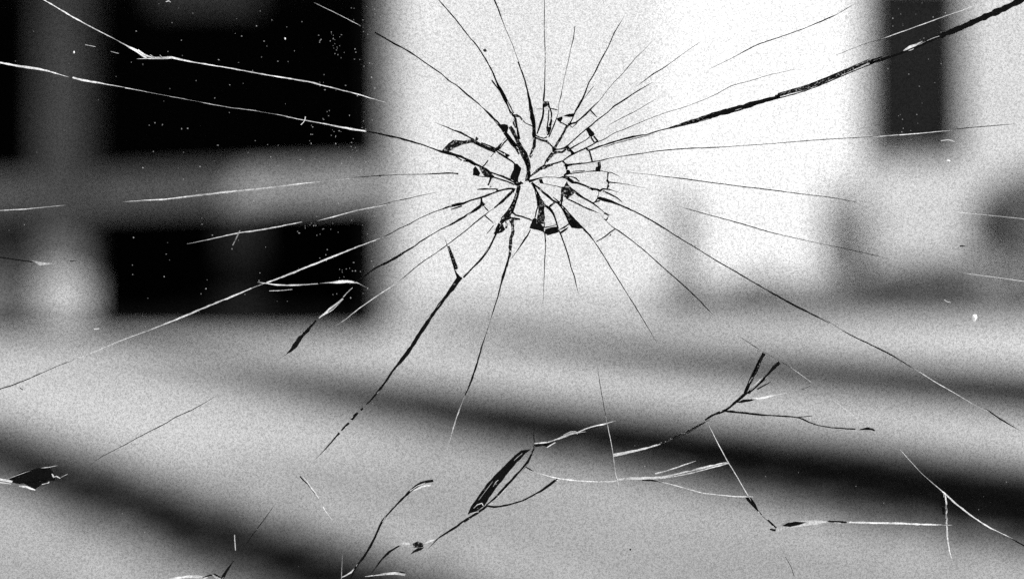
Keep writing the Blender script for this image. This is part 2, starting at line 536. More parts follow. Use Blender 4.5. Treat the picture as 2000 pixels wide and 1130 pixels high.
# every crack of the pane: traced strokes in pane units (0.3 mm), x,y,width; W pale and D dark (how breaks catch light, put into colour), M hackled
CRACKS = [
 ("pale crack across the upper left with a chipped bend", [
  ("W", "82,-2,2.2 150,38,2.5 213,71,2"), ("W", "230,80,1.2 252,92,3.2 268,100,5 285,112,3"), ("W", "258,96,2 275,107,2.5 283,113,2"),
  ("W", "268,97,3 282,107,3 296,112,2 302,111,1"), ("W", "298,111,1.4 292,106,1"), ("W", "315,111,1.4 311,107,1"),
  ("W", "282,114,2 310,113,5 335,112,5 360,118,3 400,125,2.6 450,133,2.3 520,146,2.3 600,159,3.2 620,164,2.6 660,174,2.2 700,184,2.6 722,191,2 740,196,1")]),
 ("broken pale crack running in from the left edge", [
  ("W", "-6,121,3 30,128,4 60,132,5 90,138,3.5 118,146,1.5"), ("W", "140,151,3 160,156,4 200,163,3 228,168,1.5"), ("W", "243,171,2 285,179,1"),
  ("W", "283,179,.5 310,184,.25 332,188,.5"), ("W", "358,193,.5 385,198,.2 412,203,.5"), ("W", "484,214,.5 520,220,.2 555,226,.5"), ("W", "330,188,1 360,193,1"), ("W", "410,203,1 450,210,1 485,214,1.3"), ("W", "553,226,1 580,232,2 620,239,2 660,247,2.5 695,253,4 715,256,3"),
  ("D", "713,256,2.5 745,262,4 780,270,4 820,281,3 845,290,3 862,296,5 880,300,6 900,306,5 920,316,6 935,323,4 950,331,5 960,340,6"),
  ("D", "955,335,3 975,342,4 995,350,5 1005,356,4"), ("D", "953,342,3 970,348,4 990,354,3.5 1005,361,3"), ("D", "890,306,2 902,313,3"),
  ("D", "905,314,3 915,316,2.5 928,323,2"), ("M", "940,329,4 955,340,8 964,346,6")]),
 (None, [("W", "628,12,1 665,30,1 690,43,1.2"), ("D", "732,63,3 770,85,3 800,101,3 830,122,2.6 862,144,2.2 880,160,2.5 890,165,1.8 905,178,3 920,191,3.6 935,203,2 940,208,1.6 952,219,4 965,232,5 975,243,6 985,257,7")]),
 (None, [("D", "855,-2,2 875,20,2.6 895,44,2.6 915,70,2.2 932,90,2.6 950,118,3 962,140,3.2 970,160,4 976,173,6 983,185,7 990,203,4 997,218,4 1003,226,5"),
  ("D", "960,156,2.6 970,169,3.4 976,176,4"), ("M", "985,184,2.5 993,200,2.5 1003,221,3"), ("D", "1003,226,5 1007,233,6 1009,245,4 1012,260,5 1014,272,6"), ("M", "1004,232,3.5 1003,240,3.5 1007,250,3")]),
 (None, [("D", "965,-2,3 972,15,3 985,50,1.4 1000,85,1.2 1010,112,1.2"),
  ("D", "1012,120,3 1020,142,3 1026,160,3 1032,185,4 1036,205,6 1040,228,9 1043,245,7 1043,262,8 1044,276,6"), ("M", "1044,268,7 1043,285,8 1039,296,5 1034,306,3")]),
 (None, [("D", "1064,-2,1.4 1063,60,1.5 1065,105,1.7 1064,160,2.2 1063,180,4 1062,195,4 1062,215,4.4 1060,228,5 1056,240,4.4 1053,250,3.4 1049,261,3"),
  ("D", "1071,198,3 1074,210,3 1077,220,4 1077,235,4 1074,246,6"), ("D", "1072,214,3 1071,232,3 1069,250,3.5 1070,264,4"), ("D", "1048,213,1.2 1062,213,1.6"),
  ("D", "1073,211,2 1082,213,2.6 1090,215,1.6")]),
 (None, [("D", "1123,50,2.2 1120,75,2.2 1115,95,1.4 1110,120,1.3 1105,140,1.1 1101,160,1.2 1098,175,1.4 1095,190,2.2 1092,200,1.2 1090,222,1.1 1087,232,2 1082,244,3 1076,258,3 1072,268,3")]),
 (None, [("D", "1212,44,1.3 1200,64,2.2 1190,88,2.2 1175,115,2.6 1160,145,2.6 1151,160,2.6 1144,178,3 1138,193,4 1130,207,4 1124,216,3 1118,232,2.2 1112,243,4"),
  ("M", "1110,244,5 1105,250,6 1098,265,5 1090,278,5 1083,290,6"), ("D", "1160,168,1.1 1150,180,1.6 1143,190,1"),
  ("D", "1110,243,5 1118,241,4.4 1125,239,3.6 1135,231,4.2 1145,222,4.2 1155,212,3.5 1165,202,2 1169,198,1"), ("D", "1112,244,2 1118,249,2 1122,245,2 1128,240,1.6"),
  ("D", "1093,238,3 1100,241,2.6 1107,245,3")]),
 (None, [("D", "1270,85,.8 1255,100,1.1 1240,115,1.3 1215,145,1.3 1200,160,1.2 1185,178,1.2 1172,195,1")]),
 (None, [("D", "1360,87,.8 1345,97,1 1330,108,1 1300,130,1.7 1275,145,2.2 1255,160,1.3"),
  ("D", "1262,168,2 1240,181,2.4 1215,198,3.2 1200,207,3 1185,221,2.2 1168,233,3.2 1155,245,3.2 1145,252,2.6 1130,265,2.6 1120,274,3 1110,283,3.8 1105,289,4"), ("D", "1153,214,2.5 1157,219,3 1163,225,2 1166,229,1")]),
 (None, [("D", "1270,200,1 1245,215,1.1 1215,230,1.6 1197,240,1")]),
 (None, [("D", "1540,138,.9 1500,147,1.1 1465,158,1.1 1430,167,1.3 1393,187,1.3 1340,208,1.1 1300,220,1.1 1260,235,1.3 1230,248,1.6 1215,254,1.6 1200,260,1.6 1180,272,1.8 1165,278,2 1150,286,3 1142,290,3 1123,299,3.2 1112,305,3 1099,314,3 1088,318,3 1075,321,4 1067,324,5 1056,331,4")]),
 (None, [("D", "1655,16,1.6 1640,25,1 1624,33,2.6 1572,55,1.6 1530,70,1.9 1485,85,2.2 1460,97,1.9 1430,113,1.1 1400,128,.9")]),
 ("thin pale crack above the thick one at the upper right", [("W", "1940,-4,1.6 1880,20,1.6 1850,30,1.7 1790,52,1.8 1736,71,1.8"), ("D", "1736,74,1 1700,82,1 1665,95,1 1645,103,.8")]),
 ("thick twisted black crack running to the upper right corner", [
  ("D", "2015,-10,12 1965,15,13 1920,35,13 1880,53,14 1850,65,11 1820,77,8 1795,90,4.5"), ("W", "1766,99,2 1780,91,5 1795,85,4 1803,80,2"),
  ("D", "1795,91,4 1770,100,4 1745,109,6 1720,117,6 1700,123,6"), ("W", "1812,79,1.2 1826,73,1.4 1836,70,1"), ("M", "1725,110,3 1700,119,5 1660,136,8 1620,153,9 1580,170,8 1550,178,7 1515,188,6"), ("D", "1705,124,2 1660,142,2.4 1620,159,2.4 1580,175,2.4 1550,184,2.6 1520,192,2.4"),
  ("D", "1690,119,2 1660,132,2 1620,149,2.2 1580,165,2.2 1550,174,2.4 1520,183,2.6"),
  ("D", "1525,188,6 1490,197,9 1460,206,11 1430,215,11 1400,224,9 1375,232,7"), ("M", "1420,214,5 1380,227,7 1350,237,6 1325,244,4 1300,252,3 1280,257,2"), ("D", "1390,229,5 1360,238,4 1330,246,2.4 1300,252,1.8"),
  ("D", "1286,256,1.6 1274,260,1.4 1262,263,1.8"), ("D", "1262,263,2 1245,265,3.6 1220,271,4 1190,280,3.4 1170,286,3.4 1152,293,4 1145,290,3.6"), ("M", "1255,267,1.6 1220,275,1.8 1190,284,1.6")]),
 (None, [("D", "1970,243,1 1920,247,1.6 1885,250,1.6 1860,253,1"), ("W", "1850,255,1.5 1800,260,2 1760,263,2.2 1720,266,1.8"),
  ("D", "1700,267,1 1650,270,1.6 1600,273,1.6 1560,276,1.7 1500,281,1.3 1470,283,1.3 1440,285,1.2 1395,288,2.2 1340,290,2.2 1300,293,2.2 1270,297,1.7 1230,303,2 1200,307,1.7 1175,313,2.2 1140,319,2.6 1120,321,3 1107,322,4")]),
 (None, [("D", "1660,392,1.3 1620,385,1.6 1560,378,1.7 1500,370,2.1 1440,363,2.1 1380,355,2.1 1320,347,2.1 1300,345,1.6 1270,341,1 1235,337,.8"), ("D", "1250,365,.9 1225,360,1.1 1203,357,2 1190,356,3")]),
 (None, [("D", "1340,407,.9 1365,414,1.6 1450,437,2 1500,452,1.8 1550,464,1.3 1600,475,.8 1640,483,1.1 1690,494,1.3 1720,501,.8")]),
 ("longest dark crack falling to the lower right", [("D", "1170,386,7 1190,392,5.5 1213,401,4 1240,413,2.6 1270,429,2.6 1300,447,3 1325,463,2.6 1350,478,2.2 1390,503,2.2 1450,538,2.6 1500,567,2.6 1550,595,4 1580,610,3.4 1610,625,2"), ("D", "1620,628,.8 1640,641,1 1662,654,2 1700,672,2.6 1740,692,3.2 1778,715,1.6"),
  ("D", "1776,714,.8 1786,720,.5 1797,726,.6"), ("W", "1893,784,.8 1912,795,.4 1932,803,.5"), ("W", "1795,725,1.6 1830,747,1.6 1870,770,1.3 1895,785,.9"), ("D", "1935,804,2 1955,818,3 1982,834,1.6"), ("D", "1178,373,4 1185,376,2.8 1205,386,3.2 1215,394,2")]),
 (None, [("D", "1106,386,4 1112,390,3 1125,396,3.5 1140,404,3 1152,409,4 1162,413,1.5")]),
 (None, [("D", "1120,372,4 1130,380,5 1140,386,4.6 1150,392,3.6 1157,396,4 1168,404,3 1178,413,1.8"), ("D", "1181,416,4 1190,420,3 1187,426,3 1184,430,4 1180,428,3"), ("D", "1184,431,1.2 1195,442,1.4 1203,447,2.6 1215,455,2.6 1235,470,2.2 1260,490,2.2 1300,526,2.2 1330,552,2.6 1360,580,2.6 1383,604,1.6"),
  ("D", "1202,447,3 1193,453,3 1183,461,3 1176,466,3 1165,472,2"), ("D", "1194,457,3 1191,461,2")]),
 (None, [("D", "1130,436,3 1140,447,3.4 1150,457,3 1160,470,2.2 1180,500,2.6 1195,525,2.2 1220,565,1.7 1245,605,2 1260,630,1.6 1275,655,.9"), ("M", "1152,458,2 1157,465,1.6")]),
 (None, [("D", "1091,448,2.4 1095,457,3 1100,470,2.6 1110,500,3.2 1115,520,2.2 1122,540,2.6 1127,561,1.6")]),
 (None, [("D", "1064,452,3.2 1065,462,3 1066,480,2.2 1064,510,2 1063,540,1.4 1061,585,.7")]),
 (None, [("D", "1036,448,2.4 1030,460,3 1020,475,3.6 1010,490,2.2 1003,499,1")]),
 (None, [("M", "1001,428,5 1003,450,6 999,465,5 997,485,6 995,502,5"), ("D", "998,430,2 1000,450,2.4 996,465,2.4 994,485,2.6"), ("D", "995,498,5 990,518,5 985,532,6 980,550,4 972,580,2.6 962,612,2"), ("D", "953,640,1.2 948,655,1.6 940,680,3 930,715,4 920,745,4 908,772,2.6"), ("W", "903,785,1.8 890,820,2.6 880,855,2 872,880,1")]),
 ("long forked black crack down the lower left of the impact", [("D", "982,438,5 970,455,4 955,485,4.4 940,506,4.4 920,526,3.4 905,542,4"), ("M", "876,480,4 884,505,7 891,526,8"), ("D", "873,479,1.6 882,508,2 890,533,4 895,541,8"), ("D", "899,540,14 893,549,13 885,560,10 868,583,8 850,607,7.4 835,629,7.4 820,651,9 808,670,8.4 795,690,8.4 780,708,6.6 770,720,5 755,742,4.4 740,762,4.2 725,780,3.2 715,790,2.4"),
  ("D", "832,633,2 824,645,3 815,655,2"), ("D", "709,797,5 704,801,5"), ("D", "698,806,5 692,812,6.4 686,820,6"), ("D", "681,826,6 672,834,5 666,841,3"), ("D", "662,846,4 645,865,3 632,880,2 624,888,1")]),
 ("long pale crack sloping down to the left edge", [("D", "1000,368,4 985,370,3.2 970,374,3.2 955,380,4 938,386,4.2 920,391,4.2 905,397,4.4 895,399,6 885,401,5 870,406,3.2 855,411,2.2 842,416,1.8 820,426,1.7 800,437,1.7 780,446,2 765,455,2 745,464,1.2"), ("D", "902,402,2.6 890,406,2.6 880,409,2"),
  ("W", "735,468,1.5 700,481,2.6 650,501,3 600,521,3.2 560,537,3.2 520,552,3"), ("W", "522,551,.9 505,557,.8 488,564,1"), ("W", "296,642,1 282,648,.8 270,652,1"), ("D", "152,699,.9 132,707,.9 114,713,1"), ("W", "490,563,2.4 450,580,3 400,600,3 350,621,3 295,643,2"), ("W", "270,652,1.3 230,667,2 180,688,2.2 150,700,1.2"), ("D", "115,713,1 60,737,2 20,753,2.2 -6,761,2.6")]),
 ("crack that ends in a black barbed sliver over the dark barn", [("D", "945,397,8 937,404,8 920,415,5 905,424,4.4 890,433,4.4 875,441,2.8 860,448,2.2 840,460,2.2 820,472,2.8 810,480,2.8 790,492,4.4 770,505,5.4 750,515,4.4 730,525,3.4 710,540,2.6 700,546,1.6"), ("D", "892,431,2 884,437,3 878,441,1"),
  ("W", "688,562,1.2 676,573,1.6 670,580,2.4"), ("W", "669,583,3 660,592,5 648,602,8 636,611,5 622,621,2.4"), ("D", "662,592,1 652,600,2.4 640,609,1"), ("D", "616,626,4 600,645,6 585,660,8 575,675,9 565,687,5 558,692,1")]),
 (None, [("M", "1002,372,4 992,382,6 982,392,6 972,400,4"), ("D", "997,377,3 985,390,3 965,406,3"), ("D", "957,412,1.4 945,421,2.6 930,433,2.4 910,450,2.2 880,473,2.2 850,495,1.8 820,515,1.8 790,540,1.4"), ("W", "765,559,1.5 730,582,2.2 700,603,2.2 675,623,1.6 666,629,1"), ("D", "945,402,2 950,408,3 954,412,2"), ("D", "946,420,2.6 955,428,2.6 963,435,1.6")]),
 ("pale broken crack lying almost level across the left", [("D", "958,346,2 935,344,1.6 925,341,1.2"), ("D", "895,339,3 875,338,3.2 852,339,3 830,340,1.6 780,341,1.2 740,343,1.6 700,346,1.2"), ("W", "690,348,1 655,352,.9"), ("W", "612,356,1 590,358,2.2 520,367,3 450,374,3.2 380,382,3.2 320,389,2.6 280,391,2 255,393,1"), ("W", "110,402,1.2 50,408,1.8 -5,411,2.2")]),
 (None, [("D", "840,378,.9 820,382,1.3 800,387,1.6 770,393,1.3 745,400,1.1"), ("W", "742,402,2 700,410,2.2 670,418,2.2 635,427,2"), ("W", "575,436,2 540,443,2.6 500,450,2.6 470,454,2.2 440,460,2 400,469,1.3 380,473,1")]),
 (None, [("D", "932,370,1.8 945,369,3.6 955,369,3.2 968,369,2.6 972,374,2.6"), ("D", "970,367,2 973,374,3"), ("D", "959,345,5 957,352,4 953,362,3.6"), ("D", "957,364,2.4 960,364,2")]),
 (None, [("D", "862,244,1 875,249,2.2 885,254,3.2 900,259,4 915,267,3.4 925,273,5"), ("M", "925,275,7 940,283,6 955,289,6 968,294,6"), ("D", "925,279,3 938,285,3 952,292,3 968,298,3"), ("D", "940,279,3 955,284,3 967,290,4"), ("D", "970,296,4 985,305,4 992,310,3.4 1000,315,4 1006,320,2.4"), ("D", "973,293,3 985,299,4"), ("D", "976,291,2 984,279,3 992,271,3"), ("D", "990,266,1.2 982,275,1.2"), ("D", "966,297,1.2 958,307,1.8"), ("D", "953,313,2.6 946,322,3.4 942,326,3")]),
 ("black crushed fracture rising from the middle of the impact", [("M", "996,247,6 1002,257,8 1010,272,9 1014,284,9"), ("D", "985,258,7 993,268,8 1003,280,8 1013,293,9"), ("M", "993,273,3 998,281,3 1007,290,4 1014,301,4"), ("M", "1013,279,8 1018,291,12 1024,301,13 1029,312,11 1032,325,9 1033,340,9 1030,353,8"),
  ("D", "1022,294,9 1026,301,11 1028,308,6"), ("D", "1026,308,4 1029,322,4 1030,338,4 1027,354,4"), ("D", "1034,312,2 1036,328,2.4 1035,345,2.4"), ("D", "1035,308,3 1041,302,2"), ("M", "1003,226,6 1010,226,6 1016,228,4 1020,234,4"), ("D", "1021,235,2 1027,241,2.6 1035,244,2.6 1041,247,2.2")]),
 (None, [("D", "1043,262,3 1052,267,3.2 1062,270,3.2 1069,267,3"), ("M", "1045,268,4 1057,273,5 1068,276,6 1073,281,4"), ("D", "1070,277,4 1076,283,3 1081,288,3")]),
 ("crushed fracture from the middle to the right of the impact", [("D", "1083,292,4 1095,291,3.4 1103,289,3.4 1110,284,5"), ("M", "1082,298,8 1090,297,5 1098,297,6 1106,291,4"), ("D", "1080,299,8 1073,306,5 1068,312,4 1064,320,3"), ("M", "1083,299,5 1074,308,5 1068,316,4"), ("M", "1066,322,5 1056,328,6 1048,335,5 1040,341,4"), ("D", "1064,321,3 1050,331,3 1040,341,3 1032,348,2.4"), ("M", "1080,321,4 1070,324,5 1062,329,4")]),
 (None, [("D", "1114,291,3 1118,288,3 1130,281,2.2 1145,273,2.2 1152,267,2.6"), ("D", "1154,267,3 1161,278,3.6"), ("D", "1160,265,3 1168,276,4"), ("D", "1161,278,2.6 1169,275,2.6"), ("D", "1147,291,4 1152,296,4 1154,305,3.6 1157,315,3.6")]),
 (None, [("D", "1099,314,3 1104,319,4 1107,324,6 1107,331,4"), ("D", "1105,322,5 1115,322,4 1125,320,2.4 1140,318,1.6"), ("D", "1112,339,2.6 1130,337,2.2 1140,336,2.6"), ("D", "1118,335,1.2 1128,334,1.6 1143,333,1.8"), ("D", "1140,336,1 1160,334,2.6 1175,334,1.8 1187,336,1.6 1195,337,2 1201,340,1.5"), ("D", "1188,337,3 1187,346,3 1186,352,5 1190,357,5 1189,362,4.4 1186,369,3.4"), ("D", "1191,356,3 1203,357,2.4")]),
 (None, [("D", "1033,354,7 1042,351,4.4 1053,348,3.2 1062,346,1.7 1080,346,1.5 1093,347,2.2 1101,345,4.4"), ("M", "1101,345,6 1107,347,7 1113,351,6 1120,355,5"), ("D", "1106,349,3 1118,356,5 1128,357,4.4 1140,361,4.6 1150,365,3.6 1158,369,4.4 1166,370,4.4 1172,373,5 1178,369,3.4 1190,370,2.6 1197,372,1.6"), ("D", "1110,345,2 1117,345,2.6 1125,348,3.2 1132,355,3.2 1126,357,3"), ("D", "1148,366,1.6 1158,372,1.6"), ("D", "1065,359,1.2 1085,363,1.6 1097,366,2 1104,365,3"), ("D", "1167,389,3 1169,380,1.8 1169,374,1.4"), ("D", "1163,394,4 1172,392,3"), ("D", "1157,397,3 1163,394,3 1167,388,3")]),
 ("crushed black fracture dropping from the middle to a chipped base", [("D", "1040,360,4 1046,370,5 1049,382,5 1051,393,5 1051,402,5"), ("M", "1050,378,5 1054,390,8 1057,400,12 1057,412,11 1056,425,14 1055,437,17"), ("D", "1047,371,3 1056,388,4 1060,396,6 1061,404,4 1063,425,3 1063,445,2.6"), ("D", "1051,402,3 1048,412,3 1045,425,2.6"), ("M", "1073,403,5 1079,399,5 1084,395,5"), ("D", "1060,399,7 1067,403,5 1073,406,6 1077,411,5 1081,418,4.2 1085,428,4.2 1088,438,4 1091,447,2.4")]),
 ("dark split running down and right from the middle", [("D", "1038,357,5 1047,363,5 1053,367,4 1060,375,5 1070,382,5 1080,391,4.4 1090,396,5 1097,404,5"), ("M", "1052,368,4 1060,374,3"), ("D", "1080,385,2 1088,391,3.2 1094,396,3.2"), ("M", "1099,366,5 1098,380,6 1097,394,8"), ("D", "1097,370,2 1097,395,3 1096,401,5"), ("M", "1097,402,5 1103,413,7 1109,422,9 1115,432,11 1118,438,11"), ("D", "1096,402,4 1102,413,3 1107,423,3 1112,436,3"), ("D", "1098,401,2.6 1108,412,2.6 1118,424,3.2 1130,436,3.4 1140,447,3")]),
 ("crushed black fracture down and left from the middle", [("M", "1014,362,8 1010,380,8 1004,395,9 999,408,10 993,418,10 985,427,10 978,436,7"), ("D", "1012,366,3 1006,384,3 999,400,3 990,414,4 979,427,4"), ("D", "1016,364,3 1011,385,3 1005,402,3 1001,414,4"), ("D", "1000,414,4 1007,420,4.2 1020,423,3.4 1034,428,3.4 1040,431,2.2"), ("D", "1000,426,6 1010,428,4.4 1016,428,3.6"), ("D", "1003,367,8 1001,376,5"), ("D", "1005,357,7 1012,360,8 1019,357,4"), ("D", "1016,354,3 1022,359,3"), ("D", "999,424,7 994,427,5 986,430,4"), ("M", "988,430,4 990,438,5 988,446,4"), ("D", "995,430,2.4 999,438,2.4"), ("D", "976,437,6 970,448,5 965,457,2.6"), ("D", "964,440,2 957,449,2 950,457,1.2")]),
 ("pale curled sliver over the dark barn", [("W", "518,553,1.6 540,556,2.6 560,557,2.8 590,556,2.6 620,554,2.2"), ("W", "640,552,2 655,551,4 670,550,5.4 685,550,4.6 697,552,2.6 701,554,1"), ("W", "525,568,1 550,567,1.1 570,565,.8")]),
 ("short stub ending in a bright wedge at the left edge", [("D", "-5,502,3 30,507,2.6 65,512,2.2")]),
 (None, [("D", "135,510,2 148,509,1.2")]),
 (None, [("D", "410,780,.8 375,800,1.6 345,813,1.9 320,828,2.2 280,848,1.7 240,870,1.4 200,890,1.1 190,897,.7")]),
 (None, [("D", "37,758,2 43,761,2")]),
 ("small pale and dark hooked crack low on the left", [("D", "585,930,3 592,938,2.6 600,945,2.6 607,955,2.2 615,965,2"), ("W", "590,930,1.6 600,942,2 607,953,2.2 615,963,2.2 622,973,1.6"), ("W", "630,990,1 640,1005,.9 648,1015,.7")]),
 (None, [("D", "527,998,1 515,1015,1.6 505,1028,1.9 490,1048,1.6 483,1058,1.1"), ("D", "455,1095,1.6 445,1110,4 435,1125,6 430,1136,4"), ("W", "457,1045,2 458,1062,2 459,1075,1.4")]),
 ("white sliver cut by the bottom of the view", [("W", "330,1131,2 360,1127,4 390,1127,6 404,1128,4"), ("D", "395,1128,3 410,1123,5 418,1122,5 430,1128,3"), ("W", "413,1121,2 420,1128,4 434,1131,4")]),
 ("thin dark stalk with a bent tip rising from the bottom", [("W", "668,1085,1 667,1110,1.6 666,1134,2"), ("W", "666,1128,2 675,1124,3 685,1118,3 691,1111,2"), ("D", "684,1130,3 692,1112,4 700,1100,5 712,1085,5 722,1068,5 732,1050,4.4 738,1035,4.2 745,1020,5 755,1007,3.4 770,990,3.4 785,975,4.4 800,960,6.4 812,950,7.4 822,944,7.4 835,940,7.4 846,939,6"), ("W", "808,958,2 825,950,2.6 841,948,2.6"), ("W", "800,959,1 815,949,1.2 830,943,1")]),
 ("curved dark crack with a glassy knot near the bottom", [("D", "732,1110,2 745,1093,4.2 760,1078,5.2 775,1069,4.2 786,1063,2.2"), ("W", "780,1064,3 790,1061,4 800,1063,3"), ("W", "826,1062,2 840,1057,3 850,1053,2"), ("D", "846,1061,2 855,1052,3.4 868,1043,4.4 885,1033,5 900,1022,5.2 915,1013,6 930,1003,6 945,993,6 952,987,5"), ("W", "918,1003,2 935,999,1.6")]),
 (None, [("W", "728,1124,2 750,1121,3 770,1120,5 785,1121,5 791,1123,4"), ("D", "716,1132,3 735,1122,3 755,1121,2"), ("D", "780,1117,3 790,1119,3")]),
 ("bent blade running beside the black leaf shaped chip", [("D", "950,986,3 965,974,5 981,958,6 1001,936,6.4 1016,921,6.4 1029,905,6.4 1037,890,5 1042,877,3"), ("W", "975,968,1.2 1000,941,1.3 1022,916,1.2"), ("D", "1043,880,2.6 1043,860,2.4 1043,835,1.2"), ("D", "950,988,4.4 965,990,6 978,989,4.4 1000,984,4 1020,978,3.8 1040,968,4 1060,957,5 1075,946,5.4 1085,938,6 1090,935,3"), ("W", "955,985,2 963,983,1.4")]),
 ("pale curls of painted highlight inside the black leaf shaped chip", [("W", "925,992,1 932,985,1.8 941,982,2 944,987,1.4"), ("W", "963,950,1 968,941,2.2 973,937,1.2"), ("W", "1004,899,.8 1012,891,1.4 1020,885,.8"), ("W", "935,976,.7 950,956,1 962,940,.7")]),
 ("pale twig like crack right of the black leaf shaped chip", [("W", "1044,866,2.6 1060,865,2.6 1080,861,3.2 1100,853,4 1120,846,4 1128,845,2"), ("W", "1068,874,2 1085,864,2"), ("W", "1100,850,1.6 1115,843,2 1125,843,2 1128,848,1.6"), ("W", "1125,846,2.6 1145,837,2.2 1165,831,2.2 1178,829,2.6 1188,826,2")]),
 (None, [("D", "1170,735,.9 1173,755,1.3 1179,790,1.3 1184,815,1"), ("W", "1186,826,1.1 1190,845,1.4 1195,870,1.7 1198,890,1.7 1202,920,1.7 1206,937,2"), ("D", "1026,911,2 1035,917,3.2 1043,921,1.2"), ("W", "1045,922,1 1065,928,1.6 1090,934,2.2 1130,939,2.2 1170,941,2.2 1200,940,2.2 1208,938,2")]),
 ("branching dark twig shaped crack at the lower right", [("W", "1198,889,5 1210,887,5 1230,883,4.4 1260,876,3.2 1290,867,2.4"), ("M", "1285,868,2.6 1320,853,3.6 1350,839,4 1378,824,3"), ("D", "1310,860,1.2 1345,845,1.6 1376,826,1.6"),
  ("D", "1378,821,4 1390,812,5 1405,806,6 1420,800,6 1435,788,6 1450,775,7 1460,766,8"), ("D", "1456,768,6 1464,750,9 1475,728,10 1485,706,10 1494,690,10"), ("M", "1468,745,3 1478,724,3 1488,702,3"), ("D", "1462,768,6 1475,757,8 1490,743,7 1500,732,5 1512,718,8 1524,708,9"), ("W", "1466,762,2 1478,750,4 1490,738,2"), ("D", "1480,760,3 1495,752,3 1507,745,1"), ("W", "1470,779,3 1485,778,4 1505,774,3 1528,769,1"),
  ("D", "1416,803,3 1430,804,5 1450,806,5 1475,809,4.2 1500,811,3.4 1520,812,3.2 1550,814,3.2 1568,818,3.2 1580,824,2.6 1600,831,2.6 1625,835,2.2 1650,837,3 1672,838,3"), ("D", "1555,815,2 1587,812,1.6"), ("D", "1680,839,3 1695,837,6 1704,838,6 1710,841,3"), ("W", "1678,838,2 1695,833,2.2 1703,833,2")]),
 ("white feathered sliver across the dark strip", [("W", "1204,937,5 1230,935,5.4 1260,934,5 1290,933,4.4 1320,928,6 1350,922,6 1380,914,6 1405,908,5 1424,903,4"), ("W", "1280,925,3 1310,917,2.2 1345,905,1.6"), ("D", "1255,938,3 1275,938,5 1300,942,3"), ("W", "1290,940,2 1330,951,1.9 1370,962,1.6 1400,966,1.6 1440,970,1.9 1458,970,2"), ("D", "1330,926,1 1370,917,1.4 1400,909,1")]),
 (None, [("W", "1390,840,.9 1405,870,1.6 1420,898,2 1440,930,2 1460,965,2"), ("D", "1458,969,6 1465,976,9 1473,986,8 1480,996,4 1489,1006,2"), ("D", "1490,1008,1 1501,1018,1"), ("D", "1501,1016,4 1510,1025,5 1517,1031,3"), ("D", "1505,1034,4 1516,1036,5")]),
 ("long white needle lying level at the lower right", [("D", "1618,1018,4 1645,1020,5 1660,1020,3"), ("W", "1655,1020,3 1700,1021,3.2 1750,1022,3.4 1800,1024,3.2 1845,1025,2"), ("D", "1840,1025,3 1856,1025,2")]),
 ("upright crack with a pale and a dark side at the lower right", [("W", "1848,965,3 1850,985,4 1850,1010,4 1851,1030,3 1852,1050,4 1856,1075,2.4 1862,1098,1"), ("D", "1842,962,6 1843,985,6 1845,1005,3"), ("W", "1770,890,1 1800,923,1.1 1840,958,1.6 1846,963,3 1870,985,3.2 1900,1008,3 1930,1028,2.6 1965,1045,1.6"), ("D", "1975,1051,2 2008,1069,3.4")]),
 (None, [("D", "1535,1088,1 1545,1105,1.3 1552,1125,1.1")]),
 (None, [("D", "1450,660,1 1482,681,1.1"), ("D", "1480,680,.7 1515,700,.5 1546,718,.8"), ("W", "1545,717,1 1585,746,1.2")]),
 (None, [("D", "1567,761,1.3 1583,754,1.3")]),
 (None, [("W", "1640,790,.7 1690,828,.7")]),
 (None, [("W", "1880,415,.8 1940,421,1.2 1970,424,2 2006,428,1.6")]),
 (None, [("W", "1897,535,.9 1950,542,1.1 2006,550,1.3")]),
 (None, [("D", "1877,480,3 1887,481,2")]),
 (None, [("W", "165,87,.8 185,91,1")]),
 (None, [("W", "215,100,.9 230,104,1.1")]),
]

